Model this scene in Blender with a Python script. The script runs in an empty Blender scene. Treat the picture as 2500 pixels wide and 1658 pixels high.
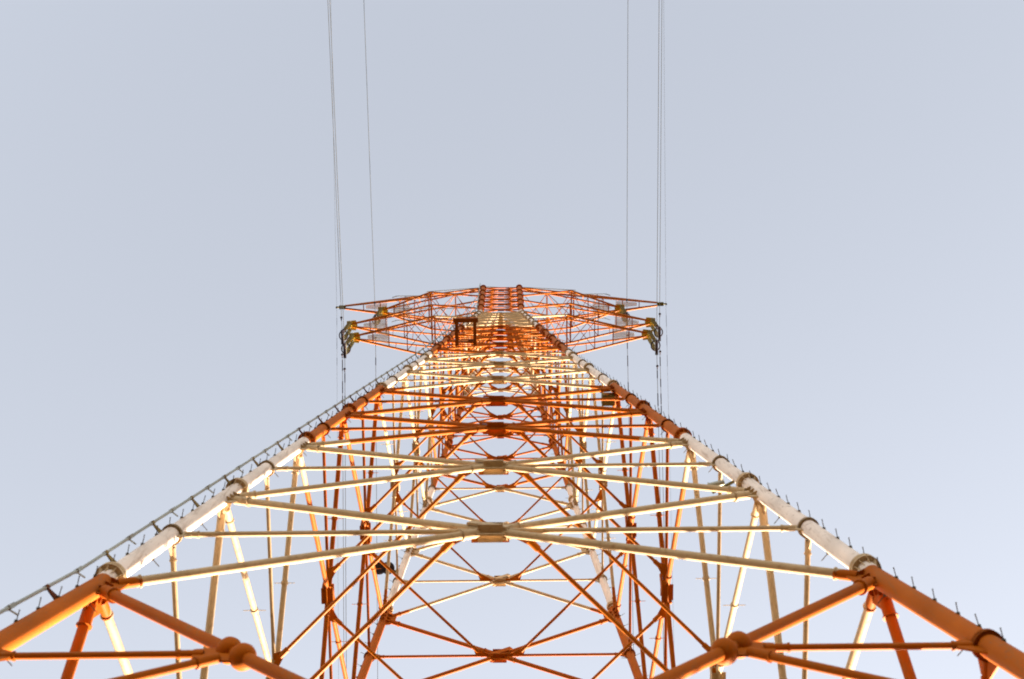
import bpy, math, random
from mathutils import Vector, Matrix
random.seed(7)
S = bpy.context.scene
COL = S.collection
rad = math.radians

# ------------------------------------------------------------------ camera
cam = bpy.data.cameras.new("camera")
cam.sensor_fit = 'HORIZONTAL'; cam.sensor_width = 36.0
cam.lens = 3470 / 2500 * 36
cam.clip_start = 0.1; cam.clip_end = 20000
co = bpy.data.objects.new("camera", cam); COL.objects.link(co)
CX, CD, PITCH, YAW, ROLL = 0.4372, 17.7107, 1.4050, 0.0225, -0.0324
fw = Vector((math.sin(YAW) * math.cos(PITCH), math.cos(YAW) * math.cos(PITCH), math.sin(PITCH)))
ri = Vector((math.cos(YAW), -math.sin(YAW), 0))
up = ri.cross(fw)
r2 = ri * math.cos(ROLL) + up * math.sin(ROLL)
u2 = up * math.cos(ROLL) - ri * math.sin(ROLL)
co.matrix_world = Matrix(((r2.x, u2.x, -fw.x, CX), (r2.y, u2.y, -fw.y, -CD), (r2.z, u2.z, -fw.z, 0), (0, 0, 0, 1)))
cam.dof.use_dof = True; cam.dof.focus_distance = 85; cam.dof.aperture_fstop = 1.15
S.camera = co

# ------------------------------------------------------------------ sky, sun, exposure
SUN_EL, SUN_AZ = rad(4), rad(18)          # azimuth from +Y towards +X
wd = bpy.data.worlds.new("World"); S.world = wd; wd.use_nodes = True
nt = wd.node_tree; bg = nt.nodes["Background"]
sky = nt.nodes.new("ShaderNodeTexSky"); sky.sky_type = 'NISHITA'; sky.sun_disc = False
sky.sun_elevation = SUN_EL; sky.sun_rotation = SUN_AZ
sky.air_density = 1.0; sky.dust_density = 1.0; sky.ozone_density = 1.0
hs = nt.nodes.new("ShaderNodeHueSaturation"); hs.inputs["Saturation"].default_value = 0.48
tint = nt.nodes.new("ShaderNodeMix"); tint.data_type = 'RGBA'; tint.blend_type = 'MULTIPLY'; tint.inputs[0].default_value = 1.0
tint.inputs[7].default_value = (1.05, 0.98, 0.985, 1)
nt.links.new(sky.outputs[0], hs.inputs["Color"]); nt.links.new(hs.outputs[0], tint.inputs[6]); nt.links.new(tint.outputs[2], bg.inputs["Color"])
bg.inputs["Strength"].default_value = 0.15
sl = bpy.data.lights.new("sun", 'SUN'); sl.energy = 5.0; sl.angle = rad(0.5); sl.color = (1.0, 0.84, 0.65)
so = bpy.data.objects.new("sun", sl); COL.objects.link(so)
sd = Vector((math.sin(SUN_AZ) * math.cos(SUN_EL), math.cos(SUN_AZ) * math.cos(SUN_EL), math.sin(SUN_EL)))
so.rotation_euler = sd.to_track_quat('Z', 'Y').to_euler(); so.location = sd * 300
S.view_settings.view_transform = 'Standard'; S.view_settings.look = 'None'
S.view_settings.exposure = 2.86; S.view_settings.gamma = 1.0
S.view_settings.use_curve_mapping = False
S.cycles.filter_width = 1.9              # soft 35 mm film scan

# ------------------------------------------------------------------ materials
RED = (0.34, 0.079, 0.002); WHITE = (0.47, 0.338, 0.20)            # bracing paint, darkened to the tone of its shaded side
LEG_RED = (0.37, 0.092, 0.008); LEG_WHITE = (0.72, 0.61, 0.535)      # lighter tones for the main legs
BANDS = [(28.25, 46.75), (61.95, 78.0), (95.8, 109.4)]      # white bands by height


def base_mat(name, rough=0.45, metal=0.0):
    m = bpy.data.materials.new(name); m.use_nodes = True
    b = m.node_tree.nodes["Principled BSDF"]
    b.inputs["Roughness"].default_value = rough; b.inputs["Metallic"].default_value = metal
    return m, m.node_tree, b


def weather(t, b, col_socket, amount=0.35):
    """uneven ageing of a coat of paint: cloudy fade, fine dirt specks, a little orange peel"""
    N = t.nodes; L = t.links
    geo = N.new("ShaderNodeNewGeometry")
    n1 = N.new("ShaderNodeTexNoise"); n1.inputs["Scale"].default_value = 0.9; n1.inputs["Detail"].default_value = 6
    n2 = N.new("ShaderNodeTexNoise"); n2.inputs["Scale"].default_value = 7.0; n2.inputs["Detail"].default_value = 4
    L.new(geo.outputs["Position"], n1.inputs["Vector"]); L.new(geo.outputs["Position"], n2.inputs["Vector"])
    r1 = N.new("ShaderNodeMapRange"); r1.inputs[1].default_value = 0.3; r1.inputs[2].default_value = 0.7
    r1.inputs[3].default_value = 1 - amount; r1.inputs[4].default_value = 1.0
    L.new(n1.outputs["Fac"], r1.inputs[0])
    r2_ = N.new("ShaderNodeMapRange"); r2_.inputs[1].default_value = 0.62; r2_.inputs[2].default_value = 0.75
    r2_.inputs[3].default_value = 0.0; r2_.inputs[4].default_value = 0.5
    L.new(n2.outputs["Fac"], r2_.inputs[0])
    mu = N.new("ShaderNodeMix"); mu.data_type = 'RGBA'; mu.blend_type = 'MULTIPLY'; mu.inputs[0].default_value = 1.0
    L.new(col_socket, mu.inputs[6]); L.new(r1.outputs[0], mu.inputs[7])
    dm = N.new("ShaderNodeMix"); dm.data_type = 'RGBA'
    L.new(r2_.outputs[0], dm.inputs[0]); L.new(mu.outputs[2], dm.inputs[6]); dm.inputs[7].default_value = (0.16, 0.085, 0.04, 1)
    # rain and rust streaks running down
    mp = N.new("ShaderNodeMapping"); mp.inputs["Scale"].default_value = (5.0, 5.0, 0.45); L.new(geo.outputs["Position"], mp.inputs["Vector"])
    n3 = N.new("ShaderNodeTexNoise"); n3.inputs["Scale"].default_value = 1.3; n3.inputs["Detail"].default_value = 7; n3.inputs["Roughness"].default_value = 0.65
    L.new(mp.outputs[0], n3.inputs["Vector"])
    r3 = N.new("ShaderNodeMapRange"); r3.inputs[1].default_value = 0.54; r3.inputs[2].default_value = 0.72; r3.inputs[3].default_value = 0.0; r3.inputs[4].default_value = 0.6
    L.new(n3.outputs["Fac"], r3.inputs[0])
    sm = N.new("ShaderNodeMix"); sm.data_type = 'RGBA'; L.new(r3.outputs[0], sm.inputs[0]); L.new(dm.outputs[2], sm.inputs[6]); sm.inputs[7].default_value = (0.20, 0.095, 0.03, 1)
    L.new(sm.outputs[2], b.inputs["Base Color"])
    bp = N.new("ShaderNodeBump"); bp.inputs["Strength"].default_value = 0.15; bp.inputs["Distance"].default_value = 0.01
    L.new(n2.outputs["Fac"], bp.inputs["Height"]); L.new(bp.outputs["Normal"], b.inputs["Normal"])


def solid(name, col, rough=0.45, metal=0.0, amount=0.3):
    m, t, b = base_mat(name, rough, metal)
    b.inputs["Specular IOR Level"].default_value = 0.06
    c = t.nodes.new("ShaderNodeRGB"); c.outputs[0].default_value = (*col, 1)
    weather(t, b, c.outputs[0], amount)
    return m


def banded(name, RED, WHITE):
    m, t, b = base_mat(name, 0.6)
    b.inputs["Specular IOR Level"].default_value = 0.05
    N = t.nodes; L = t.links
    geo = N.new("ShaderNodeNewGeometry"); sep = N.new("ShaderNodeSeparateXYZ")
    L.new(geo.outputs["Position"], sep.inputs[0])
    acc = None
    for lo, hi in BANDS:
        a = N.new("ShaderNodeMath"); a.operation = 'GREATER_THAN'; a.inputs[1].default_value = lo
        c = N.new("ShaderNodeMath"); c.operation = 'LESS_THAN'; c.inputs[1].default_value = hi
        L.new(sep.outputs[2], a.inputs[0]); L.new(sep.outputs[2], c.inputs[0])
        p = N.new("ShaderNodeMath"); p.operation = 'MULTIPLY'
        L.new(a.outputs[0], p.inputs[0]); L.new(c.outputs[0], p.inputs[1])
        if acc is None: acc = p
        else:
            s = N.new("ShaderNodeMath"); s.operation = 'ADD'
            L.new(acc.outputs[0], s.inputs[0]); L.new(p.outputs[0], s.inputs[1]); acc = s
    mx = N.new("ShaderNodeMix"); mx.data_type = 'RGBA'
    L.new(acc.outputs[0], mx.inputs[0]); mx.inputs[6].default_value = (*RED, 1); mx.inputs[7].default_value = (*WHITE, 1)
    weather(t, b, mx.outputs[2], 0.22)
    return m


M_BAND = banded("red_white_bracing_paint", RED, WHITE)
M_LEG = banded("red_white_leg_paint", LEG_RED, LEG_WHITE)
M_BRKT = banded("shaded_bracket_paint", (0.10, 0.026, 0.004), (0.20, 0.135, 0.045))  # band colours darkened, shadow tone of the rail brackets painted in
M_RED = solid("aviation_red_paint", (0.38, 0.105, 0.003), 0.42, amount=0.22)
M_DARKRED = solid("shaded_red_paint", (0.21, 0.055, 0.005), 0.6)  # red darkened to paint in the landing frame's unlit underside
M_GALV = solid("galvanised_steel", (0.34, 0.34, 0.29), 0.5, 0.4)
M_BOLT = solid("dull_bolt_steel", (0.10, 0.085, 0.06), 0.55, 0.4)
M_MUST = solid("mustard_plate", (0.50, 0.32, 0.04), 0.5)  # mustard yellow for the arm tip plates
M_WIRE = solid("weathered_aluminium_cable", (0.16, 0.17, 0.17), 0.55, 0.3)
M_SLEEVE = solid("dark_rubber_sleeve", (0.035, 0.03, 0.045), 0.6)
M_PORC = solid("olive_grey_porcelain", (0.30, 0.29, 0.19), 0.3)
M_GRATE = solid("pale_grating_steel", (0.74, 0.68, 0.66), 0.5)
M_CONC = solid("footing_concrete", (0.32, 0.30, 0.27), 0.9)
M_LENS = solid("red_lamp_lens", (0.25, 0.012, 0.012), 0.15)
M_BOX = solid("olive_cabinet_paint", (0.14, 0.13, 0.045), 0.5)


# ------------------------------------------------------------------ mesh builder
class MB:
    def __init__(self): self.v = []; self.f = []; self.s = []

    def _frame(self, d):
        d = d.normalized(); a = Vector((0, 0, 1)) if abs(d.z) < 0.9 else Vector((0, 1, 0))
        x = a.cross(d).normalized(); return x, d.cross(x)

    def tube(self, p0, p1, r0, r1=None, n=14, cap=True):
        p0 = Vector(p0); p1 = Vector(p1); r1 = r0 if r1 is None else r1
        x, y = self._frame(p1 - p0); b = len(self.v)
        for p, r in ((p0, r0), (p1, r1)):
            for i in range(n):
                a = 2 * math.pi * i / n; self.v.append(p + x * (r * math.cos(a)) + y * (r * math.sin(a)))
        for i in range(n):
            j = (i + 1) % n; self.f.append((b + i, b + j, b + n + j, b + n + i)); self.s.append(True)
        if cap:
            self.f.append(tuple(b + n - 1 - i for i in range(n))); self.s.append(False)
            self.f.append(tuple(b + n + i for i in range(n))); self.s.append(False)
        return self

    def path(self, pts, r, n=8):
        pts = [Vector(p) for p in pts]; b = len(self.v)
        for k, p in enumerate(pts):
            d = pts[min(k + 1, len(pts) - 1)] - pts[max(k - 1, 0)]
            x, y = self._frame(d)
            for i in range(n):
                a = 2 * math.pi * i / n; self.v.append(p + x * (r * math.cos(a)) + y * (r * math.sin(a)))
        for k in range(len(pts) - 1):
            for i in range(n):
                j = (i + 1) % n; o = b + k * n
                self.f.append((o + i, o + j, o + n + j, o + n + i)); self.s.append(True)
        self.f.append(tuple(b + n - 1 - i for i in range(n))); self.s.append(False)
        o = b + (len(pts) - 1) * n
        self.f.append(tuple(o + i for i in range(n))); self.s.append(False)
        return self

    def lathe(self, p0, d, prof, n=16):
        """profile of (distance along d, radius)"""
        p0 = Vector(p0); d = Vector(d).normalized(); x, y = self._frame(d); b = len(self.v)
        for h, r in prof:
            for i in range(n):
                a = 2 * math.pi * i / n; self.v.append(p0 + d * h + x * (r * math.cos(a)) + y * (r * math.sin(a)))
        for k in range(len(prof) - 1):
            for i in range(n):
                j = (i + 1) % n; o = b + k * n
                self.f.append((o + i, o + j, o + n + j, o + n + i)); self.s.append(True)
        self.f.append(tuple(b + n - 1 - i for i in range(n))); self.s.append(False)
        o = b + (len(prof) - 1) * n
        self.f.append(tuple(o + i for i in range(n))); self.s.append(False)
        return self

    def box(self, c, ux, uy, uz):
        """box from centre and three half-extent vectors"""
        c = Vector(c); ux = Vector(ux); uy = Vector(uy); uz = Vector(uz); b = len(self.v)
        for k in (-1, 1):
            for j in (-1, 1):
                for i in (-1, 1): self.v.append(c + ux * i + uy * j + uz * k)
        for q in ((0, 2, 3, 1), (4, 5, 7, 6), (0, 1, 5, 4), (2, 6, 7, 3), (0, 4, 6, 2), (1, 3, 7, 5)):
            self.f.append(tuple(b + i for i in q)); self.s.append(False)
        return self

    def beam(self, p0, p1, w, h):
        p0 = Vector(p0); p1 = Vector(p1); x, y = self._frame(p1 - p0)
        return self.box((p0 + p1) / 2, x * (w / 2), y * (h / 2), (p1 - p0) / 2)

    def plate(self, pts, th):
        """flat polygon with thickness"""
        pts = [Vector(p) for p in pts]; nrm = (pts[1] - pts[0]).cross(pts[2] - pts[0]).normalized() * (th / 2)
        b = len(self.v); n = len(pts)
        self.v += [p - nrm for p in pts] + [p + nrm for p in pts]
        self.f.append(tuple(b + n - 1 - i for i in range(n))); self.f.append(tuple(b + n + i for i in range(n)))
        self.s += [False, False]
        for i in range(n):
            j = (i + 1) % n; self.f.append((b + i, b + j, b + n + j, b + n + i)); self.s.append(False)
        return self

    def build(self, name, mat, parent=None, origin=None):
        me = bpy.data.meshes.new(name)
        o_ = Vector(origin) if origin is not None else Vector((0, 0, 0))
        me.from_pydata([tuple(v - o_) for v in self.v], [], self.f)
        me.polygons.foreach_set("use_smooth", self.s); me.materials.append(mat); me.update()
        me.set_sharp_from_angle(angle=rad(50))
        o = bpy.data.objects.new(name, me); COL.objects.link(o)
        o.location = o_
        if parent is not None:
            o.parent = parent; o.location = o_ - wloc(parent)
        return o


def wloc(o):
    p = Vector(o.location)
    while o.parent is not None:
        o = o.parent; p += Vector(o.location)
    return p


def tag(o, label, cat, group=None):
    o["label"] = label; o["category"] = cat
    if group: o["group"] = group
    return o


def empty(name, loc):
    o = bpy.data.objects.new(name, None); COL.objects.link(o); o.location = loc; o.empty_display_size = 0.5
    return o


# ------------------------------------------------------------------ ground (below and behind the view, lights the undersides)
GZ = -1.6
gm, gt, gb = base_mat("dry_grass_soil", 0.95)
gn = gt.nodes.new("ShaderNodeTexNoise"); gn.inputs["Scale"].default_value = 0.15; gn.inputs["Detail"].default_value = 8
gg = gt.nodes.new("ShaderNodeNewGeometry"); gt.links.new(gg.outputs["Position"], gn.inputs["Vector"])
gr = gt.nodes.new("ShaderNodeValToRGB")
gr.color_ramp.elements[0].position = 0.35; gr.color_ramp.elements[0].color = (0.10, 0.065, 0.027, 1)
gr.color_ramp.elements[1].position = 0.65; gr.color_ramp.elements[1].color = (0.16, 0.105, 0.045, 1)
gt.links.new(gn.outputs["Fac"], gr.inputs["Fac"]); gt.links.new(gr.outputs[0], gb.inputs["Base Color"])
g = MB(); R = 9000
g.v = [Vector((-R, -R, GZ)), Vector((R, -R, GZ)), Vector((R, R, GZ)), Vector((-R, R, GZ))]; g.f = [(0, 1, 2, 3)]; g.s = [False]
go = g.build("ground", gm); go["kind"] = "structure"; go["label"] = "dry grass field under the tower"

# ------------------------------------------------------------------ tower geometry
Z7 = 75.05; W7 = 8 - .0827 * (Z7 - 27.87); ZW = 109.1; ZT = 124.0


def hw(z):
    if z < 27.87: return 8 + .108 * (27.87 - z)          # the feet splay a little more
    if z < Z7: return 8 - .0827 * (z - 27.87)
    if z < ZW: return W7 + (1.59 - W7) * (z - Z7) / (ZW - Z7)
    return 1.59 - .01 * (z - ZW) / 15


def leg_r(z): return 0.225 - 0.09 * min(max(z, 0), ZT) / ZT if z < ZW else 0.19


NODES = [3.4, 27.87, 37.1, 45.85, 53.4, 61.15, 68.85, 75.05, 80.7, 85.6, 89.9, 93.7, 97.0, 99.9, 102.5, 104.9, 107.1, ZW]
BODY = [ZW + (ZT - ZW) * k / 5 for k in range(6)]
CORN = [(-1, -1), (1, -1), (1, 1), (-1, 1)]
FACES = [(0, 1), (1, 2), (2, 3), (3, 0)]          # front, right, rear, left


def corner(c, z):
    s = CORN[c]; w = hw(z); return Vector((s[0] * w, s[1] * w, z))


tower = empty("transmission_tower", (0, 0, GZ))
tag(tower, "tall red and white banded tubular lattice pylon with eight cross arms", "pylon")

# legs, each with its flanges and node collars
step_list = []
legs = []
for c in range(4):
    m = MB()
    zs = [GZ + 0.75] + NODES + BODY[1:]
    for a, b in zip(zs[:-1], zs[1:]):
        m.tube(corner(c, a), corner(c, b), leg_r(a), leg_r(b), n=24, cap=False)
    m.tube(corner(c, ZT), corner(c, ZT + 0.25), 0.17, 0.17, n=16)
    lg = m.build("leg", M_LEG, tower, origin=corner(c, zs[0])); legs.append(lg)
    for z in NODES[1:-1]:
        d = (corner(c, z + 1) - corner(c, z)).normalized()
        zf = z + (.8 if z < 30 else (1.35 if z < 60 else 1.0))
        p = corner(c, zf); r = leg_r(zf); q = r + (0.115 if z < 60 else 0.10)
        f = MB(); f.lathe(p - d * 0.10, d, [(0, r + .002), (0.0, q), (0.09, q), (0.095, q - .02), (0.105, q - .02), (0.11, q), (0.20, q), (0.2, r + .002)], n=28)
        for k in range(10):        # stiffener ribs and bolts
            a = 2 * math.pi * (k + .5) / 10; x, y = f._frame(d); rr = x * math.cos(a) + y * math.sin(a)
            f.plate([p - d * 0.10 + rr * (r - .01), p - d * 0.10 + rr * (q - .02), p - d * 0.34 + rr * (r + .005), p - d * 0.26 + rr * (r - .01)], 0.014)
            f.tube(p - d * 0.135 + rr * (r + .07), p + d * 0.135 + rr * (r + .07), 0.016, n=6)
        f.build("flange", M_BAND, lg, origin=p)
    # footing shoe
    s = MB(); p = corner(c, GZ + 0.75); s.lathe(p, (0, 0, 1), [(0, .75), (.06, .75), (.06, .3), (.4, .26)], n=24)
    s.build("base_plate", M_GALV, lg, origin=p)
    z = 3.0
    while z < ZW - 1:
        step_list.append((c, z)); z += 0.95 + random.uniform(-.09, .09)

# bracing
n_diag = 0
TH = 0.0


def face_pts(fc, z): return corner(FACES[fc][0], z), corner(FACES[fc][1], z)


def diag_r(z):
    return 0.115 if z < 27 else (0.098 if z < 40 else (0.088 if z < 60 else (0.075 if z < 80 else 0.062)))


def pipe_member(m, a, b, r, sock=0.45):
    """tube with plate slots and sockets at both ends"""
    d = (b - a).normalized(); L = (b - a).length
    m.tube(a, b, r, n=16)
    for p, s in ((a, 1), (b, -1)):
        m.tube(p, p + d * (sock * s), r * 1.16, n=16)
        m.lathe(p + d * (sock * s), d * s, [(0, r * 1.4), (0.035, r * 1.4)], n=16)


def gusset(fc, z, size, slope):
    """centre plate of an X: plate in the face plane, splice box on the carried-through pipe, wing plates for the plan bracing"""
    a, b = face_pts(fc, z); e = (b - a).normalized(); c = (a + b) / 2
    ca, cb = face_pts(fc, z + 1); upv = ((ca + cb) / 2 - c).normalized(); nrm = e.cross(upv)
    m = MB(); s = size
    m.plate([c + e * (-.36 * s) + upv * (-.42 * s), c + e * (.36 * s) + upv * (-.42 * s), c + e * (.62 * s) + upv * (-.16 * s), c + e * (.62 * s) + upv * (.16 * s),
             c + e * (.36 * s) + upv * (.42 * s), c + e * (-.36 * s) + upv * (.42 * s), c + e * (-.62 * s) + upv * (.16 * s), c + e * (-.62 * s) + upv * (-.16 * s)], 0.04)
    sl_ = (e - upv * slope).normalized(); pr = nrm.cross(sl_)
    m.box(c + upv * (.10 * s) - e * (.04 * s) + nrm * (.15 * s), sl_ * (.62 * s), nrm * (.035 * s), pr * (.13 * s))
    m.box(c + upv * (.10 * s) - e * (.04 * s) - nrm * (.15 * s), sl_ * (.62 * s), nrm * (.035 * s), pr * (.13 * s))
    m.box(c - upv * (.24 * s), e * (.33 * s), nrm * (.24 * s), upv * (.03 * s))
    m.box(c - upv * (.12 * s), e * (.03 * s), nrm * (.20 * s), upv * (.10 * s))
    m.box(c + upv * (.30 * s), e * (.33 * s), nrm * (.18 * s), upv * (.02 * s))
    for k in (-1, 1):
        for j in range(4):
            q = c + e * (k * (.38 + .055 * j) * s) + upv * (.0 * s) + nrm * 0
            m.tube(q - nrm * .06, q + nrm * .06, .018, n=6)
            for o_ in (-1, 1):
                q2 = c - upv * (.24 * s) + e * ((.08 + .075 * j) * k * s) + nrm * (.14 * o_ * s); m.tube(q2 - upv * (.055 * s), q2, .02, n=6)
    return m.build("gusset_plate", M_BAND, tower, origin=c)


def xcross(za, zb):
    wa, wb = hw(za), hw(zb); return za + (zb - za) * wa / (wa + wb)


def side_gap(v): return v


levels = NODES
for k in range(len(levels) - 1):
    za, zb = levels[k], levels[k + 1]
    zc = xcross(za, zb); size = max(0.40, .9 * min(1, hw(zc) / 7.0 + .22))
    big = (k == 0)
    for fc in range(4):
        a0, a1 = face_pts(fc, za); b0, b1 = face_pts(fc, zb)
        e = (a1 - a0).normalized()
        r = diag_r(zc); off = leg_r(zb) + 0.12
        for (p, q) in ((a0, b1), (a1, b0)):
            d = (q - p).normalized(); m = MB()
            pc = p + (q - p) * ((zc - za) / (zb - za))
            if q is b1 or True:
                gap = 0.34 * size if (q is b1) else 0.0
                if gap:
                    pipe_member(m, p + d * (off + .12), pc - d * gap, r); pipe_member(m, pc + d * gap, q - d * (off + .12), r)
                else:
                    pipe_member(m, p + d * (off + .12), q - d * (off + .12), r)
            if k in (1, 2, 3, 4, 5, 6) and fc in (1, 3):     # foot bars through the side pipes
                for t in (0.30, 0.72):
                    w_ = p + (q - p) * t; cr = Vector((1, 0, 0))
                    m.tube(w_ - cr * .33, w_ + cr * .33, 0.011, n=6); m.tube(w_ - d * .05, w_ + d * .05, r * 1.28, n=14)
            m.build("diagonal_brace" if k < 12 else "neck_diagonal_brace", M_BAND, tower, origin=pc)
        gusset(fc, zc, size, (zb - za) / (hw(za) + hw(zb)))
        # horizontal through the crossing
        if not big:
            h0, h1 = face_pts(fc, zc); m = MB(); rh = r * 0.66; o2 = leg_r(zc) + .12
            mid = (h0 + h1) / 2
            pipe_member(m, h0 + e * o2, mid - e * (.5 * size), rh, .3); pipe_member(m, mid + e * (.5 * size), h1 - e * o2, rh, .3)
            m.build("horizontal_brace", M_BAND, tower, origin=mid)
        # node plates where pipes meet the leg
        for (pt, cdir) in ((b0, e), (b1, -e)):
            ca, cb = corner(FACES[fc][0] if cdir is e else FACES[fc][1], zb - 1), corner(FACES[fc][0] if cdir is e else FACES[fc][1], zb + 1)
            u = (cb - ca).normalized(); rl = leg_r(zb); s = size
            m = MB(); m.plate([pt + cdir * (rl - .03) + u * (-.62 * s), pt + cdir * (rl + .18 * s) + u * (-.62 * s), pt + cdir * (rl + .42 * s) + u * (-.36 * s), pt + cdir * (rl + .42 * s) + u * (.36 * s),
                               pt + cdir * (rl + .18 * s) + u * (.62 * s), pt + cdir * (rl - .03) + u * (.62 * s)], 0.035)
            nn = u.cross(cdir).normalized()
            for j in (-1, 0, 1):       # stiffening ring segments round the leg
                m.plate([pt + u * (.36 * s * j) + cdir * (rl - .02) - nn * .14, pt + u * (.36 * s * j) + cdir * (rl + .16 * s) - nn * .05, pt + u * (.36 * s * j) + cdir * (rl + .16 * s) + nn * .05, pt + u * (.36 * s * j) + cdir * (rl - .02) + nn * .14], .025)
            m.build("node_plate" if k < 11 else "neck_node_plate", M_BAND, tower, origin=pt)
        # lug plate of the horizontal on the leg
        if not big:
            for ci, cdir in ((FACES[fc][0], e), (FACES[fc][1], -e)):
                pt = corner(ci, zc); u = (corner(ci, zc + 1) - pt).normalized(); rl = leg_r(zc); m = MB()
                m.plate([pt + cdir * (rl - .03) - u * .34 * size, pt + cdir * (rl + .3) - u * .12, pt + cdir * (rl + .3) + u * .12, pt + cdir * (rl - .03) + u * .34 * size], .03)
                m.lathe(pt - u * .05, u, [(0, rl + .002), (0, rl + .06), (.1, rl + .06), (.1, rl + .002)], n=24)
                m.build("lug_plate" if k < 11 else "neck_lug_plate", M_BAND, tower, origin=pt)
    # diaphragm: red plan braces joining the four face centres
    if not big and k < 14:
        w_ = hw(zc); o1 = 0.78 * size
        cs = [Vector((0, -w_, zc)), Vector((w_, 0, zc)), Vector((0, w_, zc)), Vector((-w_, 0, zc))]
        for i in range(4):
            ee = Vector((1, 0, 0)) if i % 2 == 0 else Vector((0, 1, 0)); ni = -Vector((cs[i].x, cs[i].y, 0)).normalized()
            MB().plate([cs[i] - ee * .50 * size + ni * .08 * size, cs[i] + ee * .50 * size + ni * .08 * size, cs[i] + ee * .50 * size + ni * .22 * size, cs[i] - ee * .50 * size + ni * .22 * size], .03).build("plan_plate", M_RED, tower, origin=cs[i]).location.z -= .26 * size
            j = (i + 1) % 4
            da = (cs[j] - cs[i]); ea = Vector((1 if da.x > 0 else -1, 0, 0)) if i % 2 == 0 else Vector((0, 1 if da.y > 0 else -1, 0))
            eb = Vector((1 if da.x < 0 else -1, 0, 0)) if j % 2 == 0 else Vector((0, 1 if da.y < 0 else -1, 0))
            p = cs[i] + ea * o1 + Vector((0, 0, -.05)); q = cs[j] + eb * o1 + Vector((0, 0, -.05)); d = (q - p).normalized()
            rp = 0.062 if zc < 60 else 0.05
            m = MB(); m.tube(p + d * .35, q - d * .35, rp, n=12)
            for pt, sg, ee in ((p, 1, ea), (q, -1, eb)):
                m.tube(pt + d * (.3 * sg), pt + d * (.62 * sg), rp * 1.45, n=12)
                m.plate([pt - ee * .42, pt + ee * .30, pt + d * (.5 * sg) + ee * .06, pt + d * (.5 * sg) - ee * .10], .03)
            m.build("plan_brace", M_RED, tower, origin=(p + q) / 2)

# bottom panel: paired round flanges and secondary members on each half diagonal
za, zb = levels[0], levels[1]; zc = xcross(za, zb)
for fc in range(4):
    for s0 in (0, 1):
        pa = corner(FACES[fc][s0], zb); pb = corner(FACES[fc][1 - s0], za); d = (pb - pa).normalized()
        j = pa + (pb - pa) * 0.204
        e = (corner(FACES[fc][1 - s0], zb) - pa).normalized()
        for t, nm in ((-.25, 0), (.26, 1)):
            m = MB(); m.lathe(j + d * (t - .11), d, [(-.08, .12), (-.06, .15), (-.01, .20), (.06, .232), (.13, .235), (.20, .21), (.26, .17), (.29, .12)], n=28)
            m.build("round_joint", M_BAND, tower, origin=j + d * t)
        # horizontal to the leg, sloping strut to the leg further down, thin strut into the tower
        zl = j.z; lp = corner(FACES[fc][s0], zl)
        m = MB(); pipe_member(m, lp + e * .17, j - e * .55, .062, .4)
        m.plate([j - e * .75 + Vector((0, 0, .18)), j + e * .05 + Vector((0, 0, .3)), j + e * .1 - Vector((0, 0, .35)), j - e * .7 - Vector((0, 0, .3))], .04)
        m.build("secondary_brace", M_BAND, tower, origin=j)
        u = (corner(FACES[fc][s0], zl + 1) - lp).normalized(); rl = leg_r(zl); m2 = MB()
        m2.plate([lp + e * (rl - .03) - u * .5, lp + e * (rl + .35) - u * .16, lp + e * (rl + .35) + u * .16, lp + e * (rl - .03) + u * .4], .04)
        m2.lathe(lp - u * .06, u, [(0, rl + .002), (0, rl + .07), (.12, rl + .07), (.12, rl + .002)], n=24)
        m2.build("lug_plate", M_BAND, tower, origin=lp)
        l2 = corner(FACES[fc][s0], zl - 4.6); d2 = (l2 - j).normalized()
        m = MB(); pipe_member(m, l2 - d2 * .17, j + d2 * .35, .075, .4); m.build("secondary_brace", M_BAND, tower, origin=l2)

# body above the waist
for k in range(5):
    za, zb = BODY[k], BODY[k + 1]; zc = (za + zb) / 2
    for fc in range(4):
        a0, a1 = face_pts(fc, za); b0, b1 = face_pts(fc, zb); e = (a1 - a0).normalized()
        for p, q in ((a0, b1), (a1, b0)):
            d = (q - p).normalized(); MB().tube(p + d * .15, q - d * .15, .055, n=10).build("body_diagonal_brace", M_BAND, tower, origin=(p + q) / 2)
        h0, h1 = b0, b1
        MB().tube(h0 + e * .12, h1 - e * .12, .055, n=10).build("body_strut", M_BAND, tower, origin=(h0 + h1) / 2)
        h0, h1 = face_pts(fc, zc)
        m = MB(); m.tube(h0 + e * .12, h1 - e * .12, .05, n=10)
        c = (h0 + h1) / 2; m.plate([c - e * .24 - Vector((0, 0, .3)), c + e * .24 - Vector((0, 0, .3)), c + e * .24 + Vector((0, 0, .3)), c - e * .24 + Vector((0, 0, .3))], .13)
        m.build("body_strut", M_BAND, tower, origin=c)
    for c in range(4):
        p = corner(c, zb - .1 if k == 4 else zb); m = MB(); m.lathe(p - Vector((0, 0, .12)), (0, 0, 1), [(0, .20), (0, .30), (.24, .30), (.24, .20)], n=18)
        m.build("body_flange", M_BAND, tower, origin=p)

# step bolts: nearest 100 as parts, the rest as one
fl = co.location


def bolt(m, c, z, near):
    p = corner(c, z); r = leg_r(z); sx = CORN[c][0]; sy = CORN[c][1]
    if sy < 0:
        base = Vector((sx * .50, -.86, 0)).normalized(); dr = Vector((-sx * .25, -.96, .08)).normalized()
    else:
        base = Vector((sx * .86, -.5, 0)).normalized(); dr = base
    dr = (dr + Vector((random.uniform(-.09, .09), random.uniform(-.06, .06), random.uniform(-.1, .1)))).normalized()
    b = p + base * (r - .02)
    m.tube(b + dr * -.02, b + dr * .06, .038, n=8); m.tube(b, b + dr * .25, .010, n=6); m.tube(b + dr * .245, b + dr * .256, .016, n=6)


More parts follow.
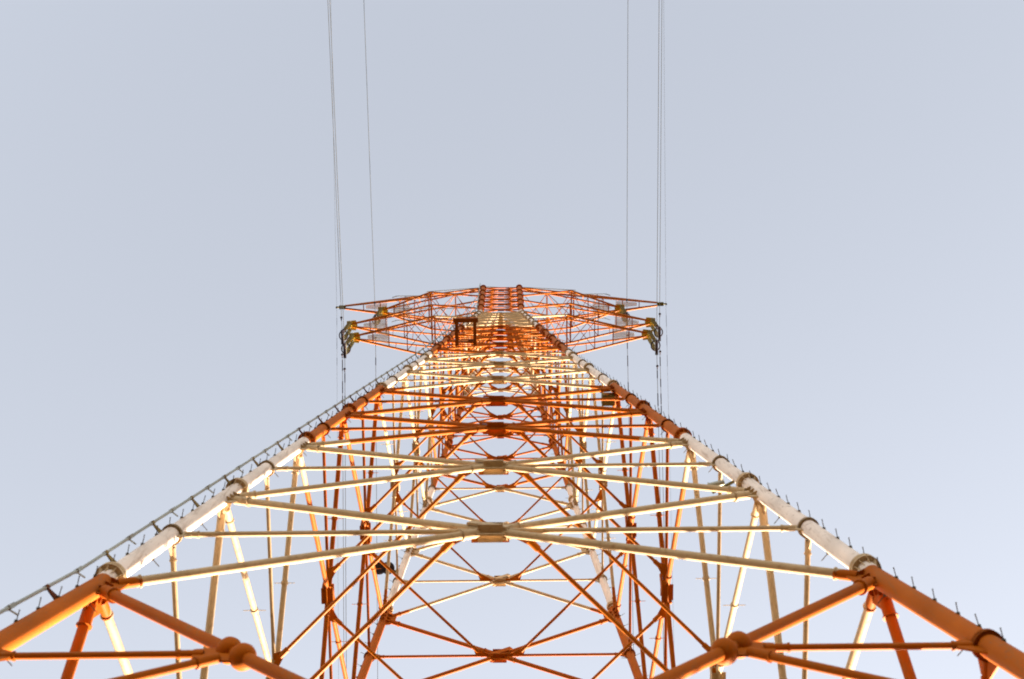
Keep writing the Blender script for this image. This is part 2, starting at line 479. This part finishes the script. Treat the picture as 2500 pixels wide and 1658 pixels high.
def bolt2(m, c, z):
    p = corner(c, z); r = leg_r(z); sx = CORN[c][0]; sy = CORN[c][1]
    b0 = Vector((-sx * .62, .78, 0)) if sy < 0 else Vector((-sx, 0, 0))
    b = p + b0 * (r - .02); m.tube(b - b0 * .02, b + b0 * .05, .036, n=8); m.tube(b, b + b0 * .25, .011, n=6)


cand = sorted(step_list, key=lambda cz: (corner(*cz) - fl).length if (CORN[cz[0]][1] < 0 and cz[1] > 24) else 1e3 + cz[1])
restm = MB()
for i, (c, z) in enumerate(cand):
    if i < 100:
        m = MB(); bolt(m, c, z, True); m.build("step_bolt", M_BOLT, legs[c], origin=corner(c, z))
    else:
        bolt(restm, c, z, False)
    if int(z / .95) % 4 == 0: bolt2(restm, c, z)
ro = restm.build("step_bolts", M_BOLT, tower, origin=(0, 0, 60)); ro["kind"] = "stuff"

# climbing rail on the near left leg
RD = Vector((-.55, -.83, 0)).normalized()


def rail_pt(z): return corner(0, z) + RD * (leg_r(z) + .29)


m = MB(); m.path([rail_pt(z) for z in [1.0] + NODES[1:] + BODY[1:]], .036, n=10)
rail = m.build("climbing_rail", M_GALV, tower, origin=rail_pt(1.0))
z = 20.2; i = 0
while z < ZT - 1:
    p = corner(0, z); r = leg_r(z); u = (corner(0, z + 1) - p).normalized(); q = rail_pt(z)
    m = MB()
    if i % 2 == 0:
        m.plate([p + RD * (r - .03) - u * .05, p + RD * (r - .03) + u * .16, q - RD * .02 + u * .04, q - RD * .02 - u * .03], .03)
        m.box(q, RD * .045, u * .05, RD.cross(u) * .045)
    else:
        m.box(q, RD * .045, u * .11, RD.cross(u) * .05)
        m.tube(q - RD * .05 - u * .1, q - RD * .2 + u * .02, .02, n=6)
    m.build("rail_bracket", M_BRKT if i % 2 == 0 else M_GALV, rail, origin=q)
    z += 1.5; i += 1

# open square landing frame beside the near left leg
zf = 83.0; w_ = hw(zf); x0, x1 = -2.62, -1.34; y0, y1 = -w_ - 1.5, -w_ - .1
m = MB()
m.beam((x0 - .1, y0, zf), (x1 + .1, y0, zf), .26, .2); m.beam((x0 + .1, y0 + .13, zf), (x0 + .1, y1 + .1, zf), .2, .2)
m.beam((x1 - .1, y0 + .13, zf), (x1 - .1, y1 + .1, zf), .2, .2); m.beam((x0 + .21, y1 - .1, zf), (x1 - .21, y1 - .1, zf), .1, .16)
m.beam((x1 - .52, y1 - .12, zf + .12), (x1 - .21, y1 - .12, zf + .12), .2, .16)
for x, y in ((x0 + .1, y0), (x1 - .1, y0), (x0 + .1, y1), (x1 - .1, y1)): m.tube((x, y, zf + .11), (x, y, zf + 1.15), .03, n=8)
for y in (y0, y1): m.tube((x0 + .1, y, zf + 1.13), (x1 - .1, y, zf + 1.13), .028, n=8)
m.build("landing_frame", M_DARKRED, tower, origin=(x0, y0, zf))


# ------------------------------------------------------------------ cross arms
def cross_arm(sg, XT, XB, zt, up_h, dn_h, grate, straight=False):
    tip = Vector((sg * XT, 0, zt)); ztop = min(zt + up_h, ZT); zlo = zt - dn_h
    wr, wt = hw(zlo), hw(ztop)
    lat = MB()
    parts = []
    for sy in (-1, 1):
        root = Vector((sg * (wr + .1), sy * wr, zlo)); rt = Vector((sg * (wt + .1), sy * wt, ztop)); tp = tip + Vector((-sg * .25, sy * .12, 0))
        if straight:
            bend = root + (tp - root) * ((XT - XB) / (XT - wr) * -1 + 1)
        else:
            bend = Vector((sg * XB, sy * 1.6, zt))
        lc = MB(); lc.tube(tp, bend, .085, n=12); parts.append(("lower_chord", lc, M_RED, tp))
        rc = MB(); rc.tube(bend, root, .075, n=12); parts.append(("root_chord", rc, M_BAND, bend))
        uc = MB(); uc.tube(tp + Vector((0, 0, .1)), rt, .07, n=12); parts.append(("upper_chord", uc, M_RED, tp))
        # posts and slopes between lower and upper chord
        st = [.25, .5, .75, 1.0]
        prev = None
        for t in st:
            a = tp + (bend - tp) * t; tt = abs(a.x - tp.x) / abs(rt.x - tp.x); b = tp + Vector((0, 0, .1)) + (rt - tp) * tt
            lat.tube(a, b, 0.0240, n=8)
            if prev is not None: lat.tube(prev, b if (st.index(t) % 2) else a, 0.0195, n=8)
            prev = a if (st.index(t) % 2) else b
        for t in (.5,):
            a = bend + (root - bend) * t; tt = abs(a.x - tp.x) / abs(rt.x - tp.x); b = tp + (rt - tp) * tt
            lat.tube(a, b, 0.0240, n=8); lat.tube(bend, b, 0.0225, n=8); lat.tube(b, root, 0.0225, n=8)
    # transverse members and plan crosses
    bf, br = (Vector((sg * XB, s * (1.6 if not straight else hw(zlo) * (XT - XB) / (XT - wr)), zt if not straight else zt - dn_h * (XT - XB) / (XT - wr))) for s in (-1, 1))
    tl = tip + Vector((-sg * .25, 0, 0))
    for t in (.22, .42, .65):
        a = tl + (bf - tl) * t; b = tl + (br - tl) * t
        cm = MB(); cm.beam(a, b, .07, .07); parts.append(("cross_member", cm, M_RED, a))
    cm = MB(); cm.beam(bf, br, .11, .11); parts.append(("cross_member", cm, M_BAND if zt > 200 else M_RED, bf))
    a = tl + (bf - tl) * .65; b = tl + (br - tl) * .65
    lat.tube(a, br, 0.0263, n=8); lat.tube(b, bf, 0.0263, n=8)
    rf, rr = Vector((sg * (wr + .1), -wr, zlo)), Vector((sg * (wr + .1), wr, zlo))
    mf = (bf + rf) / 2; mr = (br + rr) / 2
    lat.tube(bf, mr, 0.0300, n=8); lat.tube(br, mf, 0.0300, n=8); lat.tube(mf, rr, 0.0263, n=8); lat.tube(mr, rf, 0.0263, n=8); lat.tube(mf, mr, 0.0300, n=8)
    arm = lat.build("cross_arm", M_RED, tower, origin=tip)
    for nm, mb, mat, og in parts: mb.build(nm, mat, arm, origin=og)
    # walkway grating of thin bars between the chords
    g0, g1 = grate; m = MB(); x = g0
    zg = lambda x: zt + .06
    while x > g1:
        f_ = max(.12, (XT - .25 - x) / (XT - .25 - XB)) * (1.6 if not straight else abs(bf.y)) - .1
        m.box((sg * x, 0, zg(x)), (.022, 0, 0), (0, f_ * .92, 0), (0, 0, .018)); x -= .085
    f_ = ((XT - .25 - g0) / (XT - .25 - XB)) * (1.6 if not straight else abs(bf.y)) - .1
    for s in (-1, 0, 1): m.beam((sg * g0, s * f_ * .8, zg(g0) + .03), (sg * g1, s * f_ * .8, zg(g1) + .03), .03, .03)
    m.build("walkway_grating", M_GRATE, arm, origin=(sg * g0, 0, zt))
    # handrail along the inner part of the near side
    m = MB(); pts = [Vector((sg * x, -1.15 * (1 if not straight else .7), zt + 1.05)) for x in (XB + 3.3, XB + 3.0, XB, wr + .3)]
    pts[0].z -= .9; m.path(pts, .026, n=6)
    for x in (XB + 2.2, XB + 1, XB - 1): m.tube((sg * x, -1.15 * (1 if not straight else .7), zt), (sg * x, -1.15 * (1 if not straight else .7), zt + 1.05), .022, n=6)
    m.build("handrail", M_BOLT, arm, origin=pts[0])
    # tip plate
    m = MB()
    if straight:
        m.box(tip, (.28 * 1, 0, 0), (0, .16, 0), (0, 0, .12)); m.tube(tip, tip + Vector((sg * .55, 0, 0)), .07, n=10); m.tube(tip + Vector((sg * .5, 0, -.16)), tip + Vector((sg * .5, 0, .12)), .09, n=10)
        m.build("tip_bracket", M_BOX, arm, origin=tip)
    else:
        m.plate([tip + Vector((sg * .22, -.34, 0)), tip + Vector((sg * .22, .34, 0)), tip + Vector((-sg * .5, .42, 0)), tip + Vector((-sg * .62, .1, 0)), tip + Vector((-sg * .62, -.1, 0)), tip + Vector((-sg * .5, -.42, 0))], .08)
        m.box(tip + Vector((0, 0, -.25)), (.2, 0, 0), (0, .05, 0), (0, 0, .3))
        m.build("tip_plate", M_MUST, arm, origin=tip)
    return arm


ARMS = {'A': (14.0, 6.3, 124.0), 'B': (10.4, 6.05, 121.4), 'C': (12.25, 5.6, 113.6), 'D': (11.4, 5.05, 107.5)}
for sg in (-1, 1):
    cross_arm(sg, *ARMS['A'][:2], 124.0, .1, 2.2, (11.9, 10.1), True)
    cross_arm(sg, ARMS['B'][0], ARMS['B'][1], 121.4, 2.0, 2.8, (9.3, 7.9))
    cross_arm(sg, ARMS['C'][0], ARMS['C'][1], 113.6, 2.4, 2.2, (11.1, 9.2))
    cross_arm(sg, ARMS['D'][0], ARMS['D'][1], 107.5, 2.2, 3.2, (10.2, 8.6))
# ridge handrail on the very top
for sg in (-1, 1):
    m = MB(); m.tube((sg * 1.7, -1.5, ZT + .9), (sg * 6.6, -1.2, ZT + .75), .03, n=6)
    for x in (2.6, 4.2, 5.8): m.tube((sg * x, -1.45 + .05 * x, ZT - .1), (sg * x, -1.45 + .05 * x, ZT + .85), .022, n=6)
    m.build("ridge_handrail", M_BOLT, tower, origin=(sg * 1.7, -1.5, ZT))
m = MB(); m.path([(-1.6, -1.6, ZT + .25), (-1.45, -1.6, ZT + .6), (-1.1, -1.6, ZT + .65), (-.6, -1.6, ZT + .35), (-.1, -1.6, ZT + .1)], .025, n=6)
m.build("earth_cable", M_BOLT, tower, origin=(-1.6, -1.6, ZT))

# ------------------------------------------------------------------ hanging insulators and the cables
SIDE = {-1: "left", 1: "right"}
CL = {}
INS = {('B', -1): "olive insulator string under the short upper arm left of the tower body",
       ('C', -1): "olive insulator string under the long middle arm at the left",
       ('D', -1): "olive insulator string under the lowest arm at the left, nearest the camera",
       ('B', 1): "olive insulator string under the short upper arm right of the tower body",
       ('C', 1): "olive insulator string under the long middle arm at the right",
       ('D', 1): "olive insulator string under the lowest arm at the right, nearest the camera"}
for nm in 'BCD':
    XT, XB, zt = ARMS[nm]
    for sg in (-1, 1):
        top = Vector((sg * (XT - .07), 0, zt - .45)); L = 5.4 if nm != 'D' else 5.3
        t = empty("insulator_string", top); tag(t, INS[(nm, sg)], "insulator", "insulator strings hanging from the arm tips")
        m = MB(); m.box(top + Vector((0, 0, .1)), (.05, 0, 0), (0, .42, 0), (0, 0, .16)); m.tube(top + Vector((0, 0, .1)), top + Vector((0, 0, .5)), .05, n=8)
        m.build("top_yoke", M_PORC, t, origin=top)
        for sy in (-1, 1):
            prof = []; n = 22
            for i in range(n):
                h = i * (L - 1.0) / n; prof += [(h, .05), (h + .04, .135), (h + .09, .15), (h + .10, .05)]
            m = MB(); m.lathe(top + Vector((0, sy * .3, -.1)), (0, 0, -1), prof, n=14)
            m.build("disc_stack", M_PORC, t, origin=top)
        bot = top + Vector((0, 0, -L)); CL[(nm, sg)] = bot
        m = MB(); m.box(bot + Vector((0, 0, .7)), (.05, 0, 0), (0, .42, 0), (0, 0, .18)); m.tube(bot + Vector((0, 0, .6)), bot, .05, n=8)
        m.build("lower_yoke", M_PORC, t, origin=bot)
        m = MB(); m.path([bot + Vector((0, y, -.0 - .12 * abs(y))) for y in (-.55, -.3, 0, .3, .55)], .11, n=10)
        m.build("suspension_clamp", M_SLEEVE, t, origin=bot)
        m = MB(); m.path([bot + Vector((.32 * math.cos(a), .38 * math.sin(a), .75)) for a in [2 * math.pi * i / 20 for i in range(21)]], .045, n=8)
        m.build("grading_ring", M_SLEEVE, t, origin=bot)
for sg in (-1, 1): CL[('A', sg)] = Vector((sg * (14.0 + .47), 0, 123.85))

WL = {('A', -1): "thin earth wire from the outermost topmost arm tip at the left", ('A', 1): "thin earth wire from the outermost topmost arm tip at the right",
      ('B', -1): "single inner power cable left of the tower, held by the short upper arm", ('B', 1): "single inner power cable right of the tower, held by the short upper arm",
      ('C', -1): "left outer power cable hung from the long middle arm", ('C', 1): "right outer power cable hung from the long middle arm",
      ('D', -1): "left outer power cable hung from the lowest arm", ('D', 1): "right outer power cable hung from the lowest arm"}
SLF = {-1: 0.115, 1: -0.005}; SLR = {-1: 0.22, 1: 0.30}
for (nm, sg), p in CL.items():
    r = .019 if nm != 'A' else .009
    z0 = p.z - (.03 if nm != 'A' else .12)
    pts = []
    for y in [-600, -480, -380, -300, -230, -170, -120, -80, -50, -30, -20, -12, -6, -2, 0, 2, 6, 12, 20, 30, 50, 80, 120, 170, 230, 300, 380, 480, 600]:
        s = (SLF[sg] if nm != 'A' else {-1: -.09, 1: -.14}[sg]) if y < 0 else SLR[sg]; ay = abs(y)
        zz = z0 - s * ay + (s + .02) * ay * ay / 1200 if s > .05 else z0 - s * ay - .05 * max(0, ay - 35) * (1 - ay / 900)
        pts.append(Vector((p.x, y, zz)))
    m = MB(); m.path(pts, r, n=8)
    wobj = m.build("power_cable" if nm != 'A' else "earth_wire", M_WIRE, None, origin=(p.x, 0, z0))
    tag(wobj, WL[(nm, sg)], "power cable" if nm != 'A' else "earth wire", "cables strung over the tower")

    def wz(y):
        for a, b in zip(pts[:-1], pts[1:]):
            if a.y <= y <= b.y: return a.z + (b.z - a.z) * (y - a.y) / (b.y - a.y)
    # dark sleeves wound on the far side, dampers next to the clamp
    ys = {'A': (0.9, 2.6, 4.3), 'B': (1.4, 2.9, 5.0), 'C': (1.7, 3.3, 4.4, 5.3), 'D': (1.6, 3.2, 4.6)}[nm]
    for y in ys:
        ln = random.uniform(.55, 1.0); m = MB(); m.tube((p.x, y, wz(y)), (p.x, y + ln, wz(y + ln)), r * 1.9, n=8); m.build("wound_sleeve", M_SLEEVE, wobj, origin=(p.x, y, wz(y)))
    if nm != 'A':
        for y in (-1.5, 1.35):
            m = MB(); m.lathe((p.x, y - .16, wz(y) - .13), (0, 1, 0), [(0, .04), (.04, .09), (.14, .09), (.18, .04), (.32, .04)], n=10); m.tube((p.x, y, wz(y)), (p.x, y, wz(y) - .13), .03, n=6)
            m.build("vibration_damper", M_SLEEVE, wobj, origin=(p.x, y, wz(y)))


# ------------------------------------------------------------------ small equipment on the tower
def lamp(c, z, outx, outy, label):
    p = corner(c, z) + Vector((outx, outy, 0)); t = empty("warning_light", p); tag(t, label, "warning light")
    q = corner(c, z)
    m = MB(); m.beam(q + Vector((0, 0, -.05)), p + Vector((0, 0, -.05)), .1, .1); m.build("bracket", M_BOX, t, origin=p)
    for k in (0, 1):
        a = p + Vector((-outx * .45 * k * 0 + (.42 if outx > 0 else -.42) * (k - .2), 0, 0))
        m = MB(); m.lathe(a + Vector((0, 0, -.12)), (0, 0, 1), [(0, .12), (.02, .30), (.14, .32), (.17, .2)], n=20); m.build("lamp_base", M_SLEEVE, t, origin=a)
        m = MB(); m.lathe(a + Vector((0, 0, .05)), (0, 0, 1), [(0, .22), (.2, .22), (.34, .15), (.4, .05)], n=18); m.build("lens", M_LENS, t, origin=a)
    return t


lamp(3, 66.3, -.7, -.25, "twin red warning light on a short bracket beside the far left leg")
tc = corner(1, 60.9); t = empty("control_cabinet", tc + Vector((-.42, .45, 0))); tag(t, "flat olive cabinet hung inside the right near leg", "cabinet")
m = MB(); m.box(wloc(t), (.28, 0, 0), (0, .22, 0), (0, 0, .32)); m.build("cabinet_body", M_BOX, t, origin=wloc(t))
m = MB(); m.box(wloc(t) + Vector((0, -.237, 0)), (.25, 0, 0), (0, .015, 0), (0, 0, .28)); m.build("cabinet_door", M_BOX, t, origin=wloc(t) + Vector((0, -.237, 0)))
tc = corner(1, 39.3); t = empty("surveillance_camera", tc + Vector((-.55, .2, 0))); tag(t, "small grey camera housing on a bracket at the right near leg", "camera")
q = wloc(t); m = MB(); m.beam(tc, q + Vector((-.25, .2, -.05)), .07, .07); m.build("bracket", M_BOX, t, origin=q)
m = MB(); m.tube(q + Vector((-.3, .05, .12)), q + Vector((.12, -.05, .12)), .09, n=14); m.tube(q + Vector((-.34, .06, .12)), q + Vector((-.3, .05, .12)), .11, n=14); m.build("housing", M_GALV, t, origin=q)

# footing blocks in the ground
FN = {0: "square concrete footing under the near left leg", 1: "square concrete footing under the near right leg", 2: "square concrete footing under the far right leg", 3: "square concrete footing under the far left leg"}
for c in range(4):
    p = corner(c, GZ); m = MB(); s = 1.3
    m.box(p + Vector((0, 0, .3)), (s, 0, 0), (0, s, 0), (0, 0, .35)); m.box(p + Vector((0, 0, .70)), (s * .75, 0, 0), (0, s * .75, 0), (0, 0, .05))
    tag(m.build("concrete_footing", M_CONC, None, origin=p), FN[c], "footing", "footings of the tower legs")
